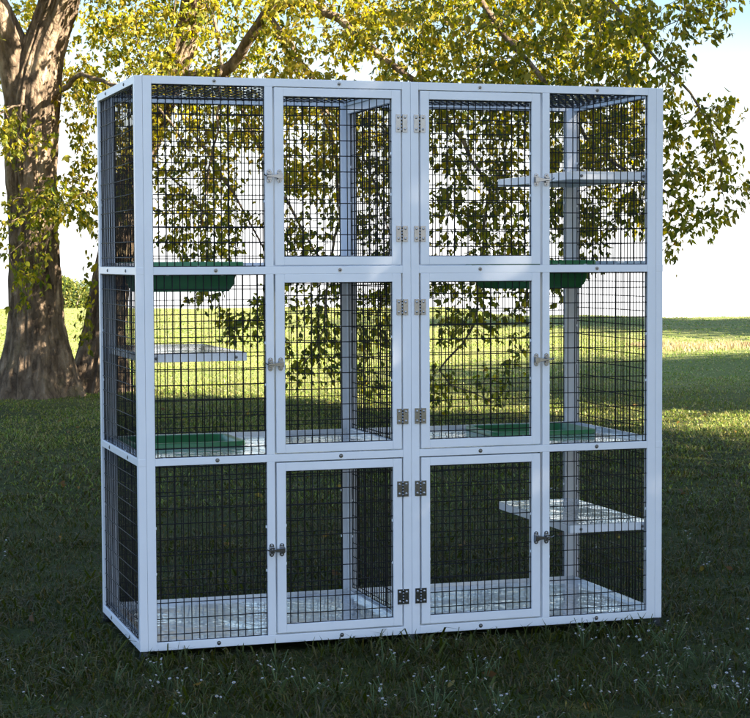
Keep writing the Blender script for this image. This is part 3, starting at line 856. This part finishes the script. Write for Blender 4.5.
print('blades', sum(map(len, U_)))
# taller seeding grass along the rise on the right
n = 7000
v = r.normal(26.3, .6, n) - .12*(r.uniform(0, 1, n)**3)*10; u = r.uniform(3.6, 9.5, n)
blades(u, v, r.uniform(.04, .11, n)**1.0*(1+.5*np.sin(u*2.1)+.3*np.sin(u*5.3))*np.clip((u-3)/2, .4, 1)+.03, r.uniform(.006, .011, n), r.uniform(.1, .8, n), np.array([(.30, .21, .13), (.36, .27, .14), (.24, .2, .09)])[r.integers(0, 3, n)], r, 'tall_grass')

# ------------------------------------------------------------------ little daisies
M_petal = plain('petal', (.40, .38, .42), .6); M_eye = plain('flower_eye', (.45, .30, .03), .7); M_stem = plain('flower_stem', (.05, .08, .02), .7)
def daisy(rd):
    mb = MB()
    for k in range(rd.randint(2, 6)):
        a = rd.uniform(0, 6.28); q = rd.uniform(.01, .05); hh = rd.uniform(.03, .075)
        p = Vector((q*math.cos(a), q*math.sin(a), hh))
        mb.tube([(0, 0, -.01), (p.x*.5, p.y*.5, hh*.6), p], .0011, 4, 2)
        n = 9; R = rd.uniform(.0026, .0048); tl = Vector((rd.uniform(-.5, .5), rd.uniform(-.8, .2), 1)).normalized()
        ax = tl.orthogonal().normalized(); ay = tl.cross(ax)
        for j in range(n):
            t = 2*math.pi*j/n; d = ax*math.cos(t)+ay*math.sin(t); s = tl.cross(d)
            mb.add([p+d*R*.25, p+d*R*.75-s*R*.24+tl*R*.12, p+d*R*1.15+tl*R*.1, p+d*R*.75+s*R*.24+tl*R*.12], [(0, 1, 2, 3)], 0)
        mb.disc(p, tl, R*.34, R*.1, 7, 1, dome=R*.15)
    return mb
rd = random.Random(5)
protos = []
for k in range(6):
    mb = daisy(rd); o = mb.build('daisy', [M_petal, M_eye, M_stem]); protos.append(o)
spots = []
clus = [(rd.uniform(-1.0, 1.5), rd.uniform(5.0, 6.6)) for _ in range(8)] + [(.03, 5.42), (.10, 5.5), (.62, 5.35), (.95, 5.9), (1.0, 5.5), (1.25, 6.3), (1.5, 7.6), (1.75, 8.6), (-.95, 5.5), (-.5, 5.6), (-.35, 5.75), (1.9, 9.8), (-1.7, 8.2)]
while len(spots) < 180:
    if rd.random() < .8:
        c = rd.choice(clus); u, v = rd.gauss(c[0], .24), rd.gauss(c[1], .2)
    else: u, v = rd.uniform(-2.2, 2.4), rd.uniform(5.0, 11)
    if abs(u) > .21*v+.2 or v < 4.8: continue
    p = G(u, v)
    if -.05 < p.x < 1.88 and -.05 < p.y < .8: continue
    spots.append((u, v))
for i, (u, v) in enumerate(spots):
    o = protos[i] if i < 6 else protos[i % 6].copy()
    if i >= 6: COL.objects.link(o)
    o.location = G(u, v, float(terrain(u, v))); o.rotation_euler = (0, 0, rd.uniform(0, 6.28))
    k = rd.uniform(.8, 1.25); o.scale = (k, k, k)
    tag(o, 'tiny white daisy sprig in the dark shaded grass', 'flower', 'daisies in the lawn')

# fallen leaves on the lawn
r = np.random.default_rng(44); n = 130
v = r.uniform(5, 17.5, n); u = r.uniform(-1, 1, n)*(.2*v+.6)
P = np.array([G(a, b, 0) for a, b in zip(u, v)]); ok = ~((P[:, 0] > -.1) & (P[:, 0] < 1.9) & (P[:, 1] > -.1) & (P[:, 1] < .8))
P[:, 2] = terrain(u, v) + r.uniform(.015, .04, n); P = P[ok]; n = len(P)
dd = r.normal(size=(n, 3)); dd[:, 2] *= .25
tag(link('fallen_leaves', leaves_mesh('fallen_leaves', P, dd, r.uniform(.03, .06, n), np.array([(.20, .12, .04), (.26, .19, .05), (.13, .07, .03)])[r.integers(0, 3, n)], r), M_leaf), kind='stuff')
